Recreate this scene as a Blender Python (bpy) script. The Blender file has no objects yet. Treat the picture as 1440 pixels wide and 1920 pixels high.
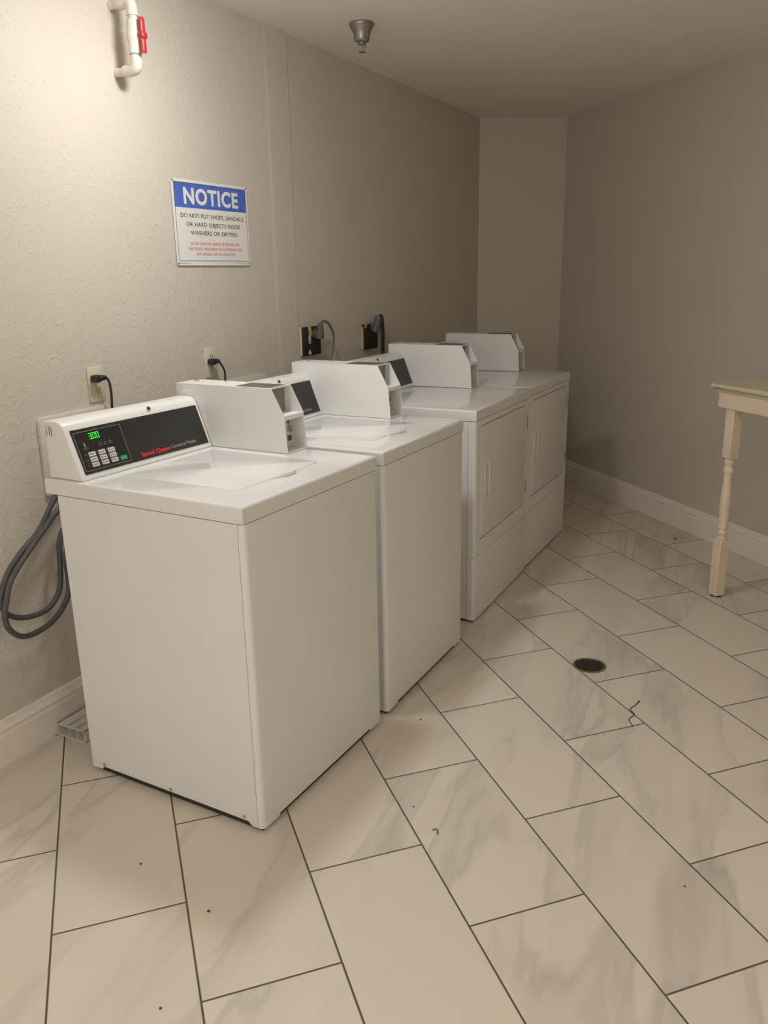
import bpy, bmesh, math, random
from mathutils import Vector, Matrix

# ------------------------------------------------------------------ camera, world, light, exposure
C = bpy.context.scene.collection
SC = bpy.context.scene
CAM_POS = (1.9444, -1.4852, 1.4604)
YAW, PITCH, ROLL, FPX = 0.5166, 0.2823, -0.0181, 1537.04
cy, sy, cp_, sp_ = math.cos(YAW), math.sin(YAW), math.cos(PITCH), math.sin(PITCH)
fwd = Vector((-sy * cp_, cy * cp_, -sp_)); rgt = Vector((cy, sy, 0)); upv = rgt.cross(fwd)
r_ = math.cos(ROLL) * rgt + math.sin(ROLL) * upv
u_ = -math.sin(ROLL) * rgt + math.cos(ROLL) * upv
cam = bpy.data.cameras.new('camera'); camo = bpy.data.objects.new('camera', cam); C.objects.link(camo)
camo.matrix_world = Matrix(((r_.x, u_.x, -fwd.x, CAM_POS[0]), (r_.y, u_.y, -fwd.y, CAM_POS[1]),
                            (r_.z, u_.z, -fwd.z, CAM_POS[2]), (0, 0, 0, 1)))
cam.sensor_fit = 'VERTICAL'; cam.sensor_height = 36.0; cam.lens = FPX * 36.0 / 1920.0
cam.clip_start = 0.05; cam.clip_end = 50
SC.camera = camo

W = bpy.data.worlds.new('world'); SC.world = W; W.use_nodes = True
W.node_tree.nodes['Background'].inputs[0].default_value = (0.9, 0.85, 0.78, 1)
W.node_tree.nodes['Background'].inputs[1].default_value = 0.02
SC.view_settings.view_transform = 'Standard'; SC.view_settings.look = 'None'
SC.view_settings.gamma = 1.0; SC.view_settings.use_curve_mapping = False
SC.view_settings.exposure = 0.0
LAMP_POS = (0.40, 0.54); LAMP_R = 0.105; LAMP_STRENGTH = 120.0; LAMP_COL = (0.985, 1.0, 1.0)
FILL_WINDOW, FILL_WINDOW_COL = 1.5, (1.0, 0.985, 0.95)  # glow of the unseen window added as fill
FILL_PANEL = 7.6                                    # strength of the unseen ceiling panel added as fill
CEIL = 2.445

# ------------------------------------------------------------------ materials
def nodes(name):
    m = bpy.data.materials.new(name); m.use_nodes = True
    nt = m.node_tree; return m, nt, nt.nodes['Principled BSDF']
def mat(name, col, rough=0.5, metal=0.0, var=0.03, vscale=9.0, bump=0.0, bscale=200.0, coat=0.0, spec=0.5):
    m, nt, b = nodes(name)
    tc = nt.nodes.new('ShaderNodeTexCoord')
    no = nt.nodes.new('ShaderNodeTexNoise'); no.inputs['Scale'].default_value = vscale; no.inputs['Detail'].default_value = 3
    nt.links.new(tc.outputs['Object'], no.inputs['Vector'])
    rp = nt.nodes.new('ShaderNodeValToRGB'); e = rp.color_ramp.elements
    e[0].position = 0.3; e[1].position = 0.7
    e[0].color = (*[max(0, c * (1 - var)) for c in col], 1); e[1].color = (*[min(1, c * (1 + var)) for c in col], 1)
    nt.links.new(no.outputs['Fac'], rp.inputs['Fac']); nt.links.new(rp.outputs['Color'], b.inputs['Base Color'])
    b.inputs['Roughness'].default_value = rough; b.inputs['Metallic'].default_value = metal
    b.inputs['Specular IOR Level'].default_value = spec
    b.inputs['Coat Weight'].default_value = coat; b.inputs['Coat Roughness'].default_value = 0.08
    if bump:
        n2 = nt.nodes.new('ShaderNodeTexNoise'); n2.inputs['Scale'].default_value = bscale; n2.inputs['Detail'].default_value = 2
        nt.links.new(tc.outputs['Object'], n2.inputs['Vector'])
        bp = nt.nodes.new('ShaderNodeBump'); bp.inputs['Strength'].default_value = bump; bp.inputs['Distance'].default_value = 0.002
        nt.links.new(n2.outputs['Fac'], bp.inputs['Height']); nt.links.new(bp.outputs['Normal'], b.inputs['Normal'])
    return m
def emit(name, col, strength):
    m, nt, b = nodes(name)
    b.inputs['Base Color'].default_value = (*col, 1); b.inputs['Emission Color'].default_value = (*col, 1)
    b.inputs['Emission Strength'].default_value = strength; b.inputs['Roughness'].default_value = 0.4
    return m

class NT:                                                          # small helper for math nodes
    def __init__(s, nt): s.nt = nt
    def v(s, sock, x):
        if isinstance(x, (int, float)): sock.default_value = x
        else: s.nt.links.new(x, sock)
    def m(s, op, a, b=0.0, c=None):
        n = s.nt.nodes.new('ShaderNodeMath'); n.operation = op
        s.v(n.inputs[0], a); s.v(n.inputs[1], b)
        if c is not None: s.v(n.inputs[2], c)
        return n.outputs[0]
    def comb(s, x, y, z):
        n = s.nt.nodes.new('ShaderNodeCombineXYZ')
        for i, q in enumerate((x, y, z)): s.v(n.inputs[i], q)
        return n.outputs[0]
    def noise(s, vec, scale, detail=3, rough=0.5, dist=0.0):
        n = s.nt.nodes.new('ShaderNodeTexNoise'); s.nt.links.new(vec, n.inputs['Vector'])
        n.inputs['Scale'].default_value = scale; n.inputs['Detail'].default_value = detail
        n.inputs['Roughness'].default_value = rough; n.inputs['Distortion'].default_value = dist
        return n.outputs['Fac']
    def ramp(s, f, p0, p1):
        n = s.nt.nodes.new('ShaderNodeMapRange'); n.interpolation_type = 'SMOOTHSTEP'
        s.v(n.inputs['Value'], f); n.inputs['From Min'].default_value = p0; n.inputs['From Max'].default_value = p1
        return n.outputs['Result']
    def mix(s, f, a, b):
        n = s.nt.nodes.new('ShaderNodeMix'); n.data_type = 'RGBA'
        s.v(n.inputs[0], f)
        for sock, x in ((n.inputs[6], a), (n.inputs[7], b)):
            if isinstance(x, tuple): sock.default_value = (*x, 1)
            else: s.nt.links.new(x, sock)
        return n.outputs[2]

TA, TOU, TW, TL = 0.8382, -0.0603, 0.3073, 0.6148                   # tile grid: angle, offset, width, length
def floor_material():
    m, nt, b = nodes('marble_look_tile'); k = NT(nt)
    ge = nt.nodes.new('ShaderNodeNewGeometry'); sp = nt.nodes.new('ShaderNodeSeparateXYZ'); nt.links.new(ge.outputs['Position'], sp.inputs[0])
    X, Y = sp.outputs[0], sp.outputs[1]
    ca, sa = math.cos(TA), math.sin(TA)
    u = k.m('SUBTRACT', k.m('ADD', k.m('MULTIPLY', X, ca), k.m('MULTIPLY', Y, sa)), TOU)
    v = k.m('SUBTRACT', k.m('MULTIPLY', Y, ca), k.m('MULTIPLY', X, sa))
    un = k.m('DIVIDE', u, TW); col = k.m('FLOOR', un); fu = k.m('SUBTRACT', un, col)
    par = k.m('FLOORED_MODULO', col, 2.0)                           # 0 even, 1 odd
    off = k.m('SUBTRACT', 0.519, k.m('MULTIPLY', par, 0.3035))
    vn = k.m('DIVIDE', k.m('SUBTRACT', v, off), TL); row = k.m('FLOOR', vn); fv = k.m('SUBTRACT', vn, row)
    du = k.m('MULTIPLY', k.m('MINIMUM', fu, k.m('SUBTRACT', 1.0, fu)), TW)
    dv = k.m('MULTIPLY', k.m('MINIMUM', fv, k.m('SUBTRACT', 1.0, fv)), TL)
    d = k.m('MINIMUM', du, dv)
    tile = k.ramp(d, 0.0016, 0.0030)                                # 0 in the grout, 1 on the tile
    wn = nt.nodes.new('ShaderNodeTexWhiteNoise'); wn.noise_dimensions = '2D'
    nt.links.new(k.comb(col, row, 0.0), wn.inputs['Vector'])
    rnd = wn.outputs['Value']; rc = nt.nodes.new('ShaderNodeSeparateColor'); nt.links.new(wn.outputs['Color'], rc.inputs[0])
    # veins run roughly along +y: along / across coordinates
    va = math.radians(99)
    al = k.m('ADD', k.m('MULTIPLY', X, math.cos(va)), k.m('MULTIPLY', Y, math.sin(va)))
    ac = k.m('SUBTRACT', k.m('MULTIPLY', X, math.sin(va)), k.m('MULTIPLY', Y, math.cos(va)))
    ox = k.m('MULTIPLY', rc.outputs[0], 37.0); oy = k.m('MULTIPLY', rc.outputs[1], 23.0)
    vec = k.comb(k.m('ADD', ac, ox), k.m('ADD', k.m('MULTIPLY', al, 0.22), oy), 0.0)
    n1 = k.noise(vec, 5.2, 4, 0.5, 0.45)
    rid = k.m('MAXIMUM', k.m('SUBTRACT', 1.0, k.m('ABSOLUTE', k.m('MULTIPLY', k.m('SUBTRACT', n1, 0.5), 22.0))), 0.0)
    rid2 = k.m('MAXIMUM', k.m('SUBTRACT', 1.0, k.m('ABSOLUTE', k.m('MULTIPLY', k.m('SUBTRACT', n1, 0.56), 9.0))), 0.0)
    msk = k.ramp(k.noise(vec, 2.6, 2), 0.36, 0.58)
    cloud = k.ramp(k.noise(vec, 4.4, 3, 0.5, 0.4), 0.50, 0.74)
    vein = k.m('MINIMUM', k.m('MULTIPLY', msk, k.m('ADD', k.m('ADD', k.m('MULTIPLY', rid, 0.55), k.m('MULTIPLY', rid2, 0.25)), k.m('MULTIPLY', cloud, 0.6))), 1.0)
    base = k.mix(rnd, (0.725, 0.655, 0.548), (0.755, 0.685, 0.578))
    base = k.mix(k.m('MULTIPLY', vein, 0.60), base, (0.37, 0.34, 0.30))
    fin = k.mix(tile, (0.115, 0.09, 0.065), base)
    nt.links.new(fin, b.inputs['Base Color'])
    nt.links.new(k.m('SUBTRACT', 0.85, k.m('MULTIPLY', tile, 0.45)), b.inputs['Roughness'])
    b.inputs['Specular IOR Level'].default_value = 0.4
    bp = nt.nodes.new('ShaderNodeBump'); bp.inputs['Strength'].default_value = 0.6; bp.inputs['Distance'].default_value = 0.0015
    nt.links.new(k.ramp(d, 0.001, 0.0045), bp.inputs['Height']); nt.links.new(bp.outputs['Normal'], b.inputs['Normal'])
    return m
def wall_material(name, col, strength, textured=False):
    m, nt, b = nodes(name); k = NT(nt)
    ge = nt.nodes.new('ShaderNodeNewGeometry'); sp = nt.nodes.new('ShaderNodeSeparateXYZ'); nt.links.new(ge.outputs['Position'], sp.inputs[0])
    pos = ge.outputs['Position']
    n = k.noise(pos, 2.2, 3)
    nt.links.new(k.mix(n, tuple(c * 0.97 for c in col), tuple(c * 1.03 for c in col)), b.inputs['Base Color'])
    b.inputs['Roughness'].default_value = 0.55; b.inputs['Specular IOR Level'].default_value = 0.35
    fine = k.noise(pos, 95, 3, 0.6)
    h = k.m('MULTIPLY', fine, 0.45)
    if textured:                                                    # knockdown texture, smoother towards the far end
        blob = k.ramp(k.noise(pos, 34, 2, 0.5, 0.8), 0.5, 0.66)
        drop = k.ramp(k.noise(pos, 60, 1, 0.4), 0.68, 0.76)
        fade = k.m('SUBTRACT', 1.0, k.m('MULTIPLY', k.ramp(sp.outputs[1], 0.9, 1.9), 0.75))
        h = k.m('MULTIPLY', k.m('ADD', k.m('ADD', h, k.m('MULTIPLY', blob, 0.5)), k.m('MULTIPLY', drop, 0.8)), fade)
    bp = nt.nodes.new('ShaderNodeBump'); bp.inputs['Strength'].default_value = strength; bp.inputs['Distance'].default_value = 0.003
    nt.links.new(h, bp.inputs['Height']); nt.links.new(bp.outputs['Normal'], b.inputs['Normal'])
    return m

M = {}
M['floor'] = floor_material()
M['wall_l'] = wall_material('greige_textured_paint', (0.63, 0.566, 0.482), 0.5, True)
M['wall'] = wall_material('greige_paint', (0.63, 0.566, 0.482), 0.12)
M['ceil'] = wall_material('white_stipple_ceiling', (0.92, 0.865, 0.79), 0.6)
M['boxpaint'] = mat('pale_greige_plastic', (0.66, 0.60, 0.52), 0.45, var=0.01)
M['trim'] = mat('white_trim_paint', (0.87, 0.80, 0.715), 0.4, var=0.02)
M['enamel'] = mat('white_enamel', (0.80, 0.787, 0.765), 0.16, var=0.01, spec=0.5, coat=0.35)
M['enamel2'] = mat('white_powder_coat', (0.80, 0.785, 0.76), 0.38, var=0.01, spec=0.45)
M['plastic'] = mat('white_plastic', (0.80, 0.785, 0.755), 0.35, var=0.01)
M['panel'] = mat('charcoal_panel', (0.022, 0.02, 0.019), 0.42, var=0.05)
M['panel_in'] = mat('black_keypad_film', (0.014, 0.013, 0.012), 0.4, var=0.05)
M['greyink'] = mat('grey_print', (0.33, 0.32, 0.31), 0.5)
M['greyink2'] = mat('dim_grey_print', (0.16, 0.155, 0.15), 0.5)
M['redink'] = mat('red_print', (0.72, 0.035, 0.03), 0.45)
M['key'] = mat('pale_key', (0.60, 0.58, 0.55), 0.5)
M['greenkey'] = mat('green_key', (0.03, 0.36, 0.19), 0.5)
M['led'] = emit('green_led', (0.06, 0.85, 0.04), 1.25)
M['ledw'] = emit('pale_led', (0.7, 0.9, 0.5), 0.5)
M['steel'] = mat('brushed_steel', (0.55, 0.53, 0.50), 0.35, 1.0, var=0.08, vscale=40)
M['zinc'] = mat('grey_metal', (0.30, 0.285, 0.26), 0.45, 0.6, var=0.08, vscale=40)
M['darkplate'] = mat('dark_label_plate', (0.12, 0.112, 0.10), 0.4, 0.0, var=0.25, vscale=140)
M['dark'] = mat('dark_gap', (0.03, 0.026, 0.022), 0.7)
M['thread'] = mat('black_cotton', (0.008, 0.008, 0.008), 0.8, spec=0.2)
M['black'] = mat('black_rubber', (0.018, 0.017, 0.016), 0.45)
M['blackbox'] = mat('black_outlet_plastic', (0.012, 0.011, 0.010), 0.6)
M['ivory'] = mat('ivory_plastic', (0.66, 0.60, 0.45), 0.4)
M['hose'] = mat('grey_hose_rubber', (0.085, 0.082, 0.08), 0.5, var=0.12, vscale=60, bump=0.5, bscale=300)
M['cordgrey'] = mat('grey_cord', (0.16, 0.15, 0.135), 0.5)
M['plug_grey'] = mat('dark_grey_plug', (0.10, 0.093, 0.085), 0.5)
M['pvc'] = mat('cream_pvc', (0.68, 0.63, 0.54), 0.4, var=0.06, vscale=25)
M['red'] = mat('red_plastic', (0.42, 0.022, 0.026), 0.4)
M['cream'] = mat('cream_painted_wood', (0.82, 0.68, 0.52), 0.45, var=0.05, vscale=14, bump=0.1, bscale=60)
M['creamtop'] = mat('cream_table_top', (0.68, 0.61, 0.43), 0.3, var=0.03)
M['bronze'] = mat('dark_bronze', (0.075, 0.06, 0.045), 0.5, 0.7, var=0.2, vscale=80)
M['rim'] = mat('tarnished_brass', (0.30, 0.26, 0.19), 0.45, 0.7, var=0.1, vscale=60)
M['sprinkler'] = mat('cast_metal', (0.30, 0.275, 0.25), 0.42, 0.8, var=0.25, vscale=70, bump=0.4, bscale=120)
M['sign'] = mat('white_sign_plastic', (0.80, 0.78, 0.74), 0.4, var=0.01)
M['blue'] = mat('blue_sign_print', (0.075, 0.15, 0.52), 0.45)
M['ink'] = mat('black_sign_print', (0.03, 0.03, 0.03), 0.5)
M['redsign'] = mat('red_sign_print', (0.62, 0.13, 0.12), 0.5)
M['tan'] = mat('tan_torn_paper', (0.55, 0.42, 0.22), 0.7, var=0.15, vscale=60)
M['paper'] = mat('white_scrap', (0.66, 0.62, 0.53), 0.7)
M['duct'] = mat('white_vinyl', (0.70, 0.66, 0.60), 0.5)
M['crumb'] = mat('brown_dirt', (0.10, 0.075, 0.05), 0.8)
M['lens'] = emit('lamp_lens', LAMP_COL, LAMP_STRENGTH)
M['pane'] = emit('frosted_daylit_glass', FILL_WINDOW_COL, FILL_WINDOW)
M['lensB'] = emit('panel_lamp_lens', (1.0, 0.95, 0.87), FILL_PANEL)

# ------------------------------------------------------------------ mesh helpers
def new(): return bmesh.new()
def merge(bm, t):
    me = bpy.data.meshes.new('t'); t.to_mesh(me); t.free(); bm.from_mesh(me); bpy.data.meshes.remove(me)
def box(bm, x0, x1, y0, y1, z0, z1, bev=0.0, seg=2, only=None):
    t = bmesh.new(); bmesh.ops.create_cube(t, size=1.0)
    for v in t.verts:
        v.co = Vector(((x0 + x1) / 2 + v.co.x * (x1 - x0), (y0 + y1) / 2 + v.co.y * (y1 - y0), (z0 + z1) / 2 + v.co.z * (z1 - z0)))
    if bev:
        ed = list(t.edges) if only is None else [e for e in t.edges if only(e.verts[0].co, e.verts[1].co)]
        bmesh.ops.bevel(t, geom=ed, offset=bev, segments=seg, affect='EDGES', profile=0.5, clamp_overlap=True)
    merge(bm, t)
def prism(bm, pts, fn, a, b, bev=0.0, seg=2):
    """polygon pts (p,q) swept from a to b; fn(p,q,t) gives the point"""
    t = bmesh.new()
    A = [t.verts.new(fn(p, q, a)) for p, q in pts]; B = [t.verts.new(fn(p, q, b)) for p, q in pts]
    n = len(pts)
    t.faces.new(A[::-1]); t.faces.new(B)
    for i in range(n): t.faces.new((A[i], A[(i + 1) % n], B[(i + 1) % n], B[i]))
    bmesh.ops.recalc_face_normals(t, faces=t.faces)
    if bev: bmesh.ops.bevel(t, geom=list(t.edges), offset=bev, segments=seg, affect='EDGES', profile=0.5, clamp_overlap=True)
    merge(bm, t)
def tube(bm, pts, r, n=10, smooth=6, cap=True, flat=1.0):
    P = [Vector(p) for p in pts]
    if smooth > 1 and len(P) > 2:                                   # Catmull-Rom
        Q = [P[0] * 2 - P[1]] + P + [P[-1] * 2 - P[-2]]; out = []
        for i in range(1, len(Q) - 2):
            for j in range(smooth):
                t = j / smooth; p0, p1, p2, p3 = Q[i - 1:i + 3]
                out.append(0.5 * ((2 * p1) + (p2 - p0) * t + (2 * p0 - 5 * p1 + 4 * p2 - p3) * t * t + (3 * p1 - p0 - 3 * p2 + p3) * t ** 3))
        out.append(P[-1]); P = out
    rs = r if isinstance(r, (list, tuple)) else None
    up = Vector((0, 0, 1)); T0 = (P[1] - P[0]).normalized()
    if abs(T0.dot(up)) > 0.95: up = Vector((0, 1, 0))
    N = (up - T0 * up.dot(T0)).normalized(); rings = []
    for i, p in enumerate(P):
        T = (P[min(i + 1, len(P) - 1)] - P[max(i - 1, 0)]).normalized()
        N = (N - T * N.dot(T)).normalized(); B = T.cross(N)
        rr = r if rs is None else rs[0] + (rs[1] - rs[0]) * i / (len(P) - 1)
        rings.append([bm.verts.new(p + rr * (math.cos(2 * math.pi * k / n) * N + flat * math.sin(2 * math.pi * k / n) * B)) for k in range(n)])
    for a, b in zip(rings, rings[1:]):
        for k in range(n): bm.faces.new((a[k], a[(k + 1) % n], b[(k + 1) % n], b[k]))
    if cap: bm.faces.new(rings[0][::-1]); bm.faces.new(rings[-1])
def lathe(bm, prof, o=(0, 0, 0), n=24, axis='z', cap=True):
    o = Vector(o); rings = []
    for r, h in prof:
        ring = []
        for k in range(n):
            c, s = r * math.cos(2 * math.pi * k / n), r * math.sin(2 * math.pi * k / n)
            ring.append(bm.verts.new(o + (Vector((c, s, h)) if axis == 'z' else Vector((h, c, s)) if axis == 'x' else Vector((s, h, c)))))
        rings.append(ring)
    for a, b in zip(rings, rings[1:]):
        for k in range(n): bm.faces.new((a[k], a[(k + 1) % n], b[(k + 1) % n], b[k]))
    if cap: bm.faces.new(rings[0][::-1]); bm.faces.new(rings[-1])
def text_bm(bm, body, fn, left, right, base, cap, bold=0.0, h0=0.0, h1=0.0004, space=1.0):
    """lettering between left and right, baseline and cap height given; fn(p,q,h) gives the point"""
    cu = bpy.data.curves.new('t', 'FONT'); cu.body = body; cu.size = 1.0; cu.extrude = 0.5; cu.offset = bold; cu.resolution_u = 3; cu.space_character = space; cu.space_word = 1.1
    o = bpy.data.objects.new('t', cu); C.objects.link(o)
    dg = bpy.context.evaluated_depsgraph_get(); me = bpy.data.meshes.new_from_object(o.evaluated_get(dg))
    xs = [v.co.x for v in me.vertices]; x0, x1 = min(xs), max(xs); H = 0.729
    for v in me.vertices:
        p = left + (v.co.x - x0) / (x1 - x0) * (right - left); q = base + v.co.y / H * cap
        v.co = fn(p, q, h0 + (v.co.z + 0.5) * (h1 - h0))
    bm.from_mesh(me)
    bpy.data.objects.remove(o); bpy.data.curves.remove(cu); bpy.data.meshes.remove(me)
def obj(name, bm, m, parent=None, smooth=35):
    bmesh.ops.recalc_face_normals(bm, faces=bm.faces)
    me = bpy.data.meshes.new(name); bm.to_mesh(me); bm.free()
    me.materials.append(m)
    if smooth:
        for p in me.polygons: p.use_smooth = True
        me.set_sharp_from_angle(angle=math.radians(smooth))
    o = bpy.data.objects.new(name, me); C.objects.link(o)
    if parent: o.parent = parent
    return o
def tag(o, label, cat, group=None):
    o['label'] = label; o['category'] = cat
    if group: o['group'] = group
    return o
def thing(name, label, cat, loc=(0, 0, 0), rotz=0.0, group=None):
    o = bpy.data.objects.new(name, None); C.objects.link(o); o.empty_display_size = 0.1
    o.location = loc; o.rotation_euler = (0, 0, rotz)
    return tag(o, label, cat, group)
def struct(name, bm, m, smooth=35):
    o = obj(name, bm, m, None, smooth); o['kind'] = 'structure'; return o
def cut(o, cutters):
    """carve the cutter meshes out of o for good"""
    tmp = []
    for cb in cutters:
        bmesh.ops.recalc_face_normals(cb, faces=cb.faces)
        me = bpy.data.meshes.new('c'); cb.to_mesh(me); cb.free(); co = bpy.data.objects.new('c', me); C.objects.link(co)
        co.parent = o.parent; tmp.append(co)
        md = o.modifiers.new('b', 'BOOLEAN'); md.operation = 'DIFFERENCE'; md.object = co; md.solver = 'EXACT'
    dg = bpy.context.evaluated_depsgraph_get(); dg.update()
    me = bpy.data.meshes.new_from_object(o.evaluated_get(dg)); old = o.data; o.modifiers.clear()
    nm = old.name; old.name = 'x'; me.name = nm; o.data = me; bpy.data.meshes.remove(old)
    for p in me.polygons: p.use_smooth = True
    me.set_sharp_from_angle(angle=math.radians(30))
    for t in tmp:
        d = t.data; bpy.data.objects.remove(t); bpy.data.meshes.remove(d)
XZ = lambda p, q, t: (p, t, q)
XY = lambda p, q, t: (p, q, t)
YZ = lambda p, q, t: (t, p, q)

# ------------------------------------------------------------------ the room
WX, WS = -0.236, -0.04                                              # left wall: x = WX + WS * y
WALL_ROT = math.atan(0.04)
A42 = math.radians(42)
RN = Vector((math.sin(A42), math.cos(A42), 0)); RU = Vector((math.cos(A42), -math.sin(A42), 0)); RC = 3.292
YB, XR = -2.15, 3.4                                                  # walls behind the camera and to its right
def lw(y, off=0.0): return Vector((WX + WS * y + off, y, 0))
farL = lw(4.02); farR = Vector((0.10, (RC - 0.10 * RN.x) / RN.y, 0))
corner = Vector((XR, (RC - XR * RN.x) / RN.y, 0))
T = 0.12
def wall(name, a, b, m, extra=None):
    """slab whose room face runs a -> b; room on its left-hand side when walking a -> b"""
    d = (b - a).normalized(); n = Vector((d.y, -d.x, 0))            # outward
    bm = new()
    pts = [a] + (extra or []) + [b, b + n * T, a + n * T]
    prism(bm, [(p.x, p.y) for p in pts], XY, 0.0, CEIL)
    return struct(name, bm, m, 0)
bm = new(); box(bm, -0.9, XR + 0.2, YB - 0.2, 4.9, -0.06, 0.0); struct('floor', bm, M['floor'], 0)
bm = new(); box(bm, -0.9, XR + 0.2, YB - 0.2, 4.9, CEIL, CEIL + 0.06); struct('ceiling', bm, M['ceil'], 0)
# left wall: the near board stands 4 mm proud of the far one, with a feathered patch at the joint
ys = [(4.02, 0.0), (1.71, 0.0), (1.70, 0.005), (1.55, 0.0035), (1.53, 0.001), (1.46, 0.0), (YB, 0.0)]
wall('wall_left', lw(4.02), lw(YB), M['wall_l'], [lw(y, o) for y, o in ys[1:-1]])
wall('wall_far', farR, farL, M['wall'])
wall('wall_right', corner, farR, M['wall'])
wall('wall_side', Vector((XR, YB, 0)), corner, M['wall'])
wall('wall_back', lw(YB), Vector((XR, YB, 0)), M['wall'])
prof = [(0, 0), (0.017, 0), (0.017, 0.098), (0.0145, 0.103), (0.0145, 0.110), (0.0165, 0.114), (0.0165, 0.119), (0.012, 0.126), (0.010, 0.134), (0.0085, 0.143), (0.005, 0.147), (0, 0.147)]
def baseboard(name, a, b):
    d = (b - a).normalized(); n = Vector((-d.y, d.x, 0)); L = (b - a).length
    bm = new(); prism(bm, prof, lambda p, q, t: a + d * t + n * p + Vector((0, 0, q)), 0, L)
    struct(name, bm, M['trim'], 20)
baseboard('baseboard_left', lw(4.0), lw(YB))
baseboard('baseboard_far', farR, farL)
baseboard('baseboard_right', corner, farR + RU * 0.01)
baseboard('baseboard_side', Vector((XR, YB, 0)), corner)
baseboard('baseboard_back', lw(YB), Vector((XR, YB, 0)))

# ------------------------------------------------------------------ ceiling lamp of the room, then added fill
def ceiling_lamp(x, y, R, lens, label):
    t = thing('ceiling_light', label, 'light', (x, y, CEIL), 0)
    bm = new(); lathe(bm, [(0.02, 0), (R - 0.012, 0), (R, -0.012), (R + 0.012, -0.085), (R + 0.010, -0.096), (R, -0.096), (R - 0.002, -0.088), (0.02, -0.088)], n=40); obj('housing', bm, M['plastic'], t)
    bm = new(); lathe(bm, [(0.004, -0.088), (R - 0.002, -0.088)] + [((R - 0.002) * math.cos(a), -0.090 - 0.060 * math.sin(a)) for a in [math.pi / 2 * i / 9 for i in range(0, 9)]] + [(0.003, -0.150)], n=40); obj('diffuser', bm, lens, t)
ceiling_lamp(*LAMP_POS, LAMP_R, M['lens'], 'small round ceiling light with a lit domed diffuser above the front washer')
def fill_panel(x, y, lx, ly, lens, label):  # out-of-view panel, added to brighten the room
    t = thing('ceiling_panel_light', label, 'light', (x, y, CEIL), 0)
    bm = new()
    for b_ in ((-lx, lx, -ly, -ly + 0.03), (-lx, lx, ly - 0.03, ly), (-lx, -lx + 0.03, -ly, ly), (lx - 0.03, lx, -ly, ly)): box(bm, *b_, -0.03, 0.0, 0.003, 1)
    obj('frame', bm, M['plastic'], t)
    bm = new(); box(bm, -lx + 0.03, lx - 0.03, -ly + 0.03, ly - 0.03, -0.022, -0.012); obj('diffuser', bm, lens, t, 0)
fill_panel(2.75, -1.1, 0.3, 0.6, M['lensB'], 'ceiling panel light to the right of the viewer')

# made-up glowing window behind the viewer, added as fill light
bm = new(); x0, x1, z0, z1 = 0.25, 1.75, 0.30, 2.10
for b_ in ((x0 - 0.07, x0, z0 - 0.07, z1 + 0.07), (x1, x1 + 0.07, z0 - 0.07, z1 + 0.07), (x0, x1, z1, z1 + 0.07), (x0, x1, z0 - 0.07, z0), ((x0 + x1) / 2 - 0.025, (x0 + x1) / 2 + 0.025, z0, z1)):
    box(bm, b_[0], b_[1], YB, YB + 0.035, b_[2], b_[3], 0.004, 1)
fill_win = struct('window_1', bm, M['trim'])
bm = new(); box(bm, x0, x1, YB + 0.002, YB + 0.010, z0, z1); obj('pane', bm, M['pane'], fill_win, 0)

# ------------------------------------------------------------------ washers and dryers
DEP, WID, HT, CAPT = 0.7069, 0.651, 0.9257, 0.0440
CA = Vector((0.0945, 0.028, 1.061)); CE = Vector((0.0455, 0, -0.12)).normalized(); CN = Vector((-CE.z, 0, CE.x))
def console(t, width, cpmat=True):
    bm = new()
    f = lambda z: CA.x + 0.0455 * (CA.z - z) / 0.12 - 0.0008
    pf = [(0.012, 0.926), (f(0.926), 0.926), (f(1.066), 1.066), (f(1.066) - 0.006, 1.077), (f(1.066) - 0.016, 1.084), (f(1.066) - 0.028, 1.087), (0.016, 1.087)]
    prism(bm, pf, XZ, 0.011, width, 0.004, 3)
    c = obj('console', bm, M['plastic'], t, 40)
    bm = new()
    for x, z0 in ((0.023, 1.046), (0.0345, 1.047), (0.0425, 1.046)): box(bm, x - 0.001, x + 0.001, 0.0102, 0.0115, z0, z0 + 0.026)
    obj('vent_slot', bm, M['greyink2'], c)
    bm = new(); lathe(bm, [(0.006, 0.0), (0.006, 0.002), (0.004, 0.0035)], n=14)
    s = obj('screw', bm, M['dark'], c); s.location = (0.088, 0.336, 1.079); s.rotation_euler = (0, math.radians(50), 0)
    return c
def cpf(s, q, h): return CA + CE * q + Vector((0, s, 0)) + CN * h
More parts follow.
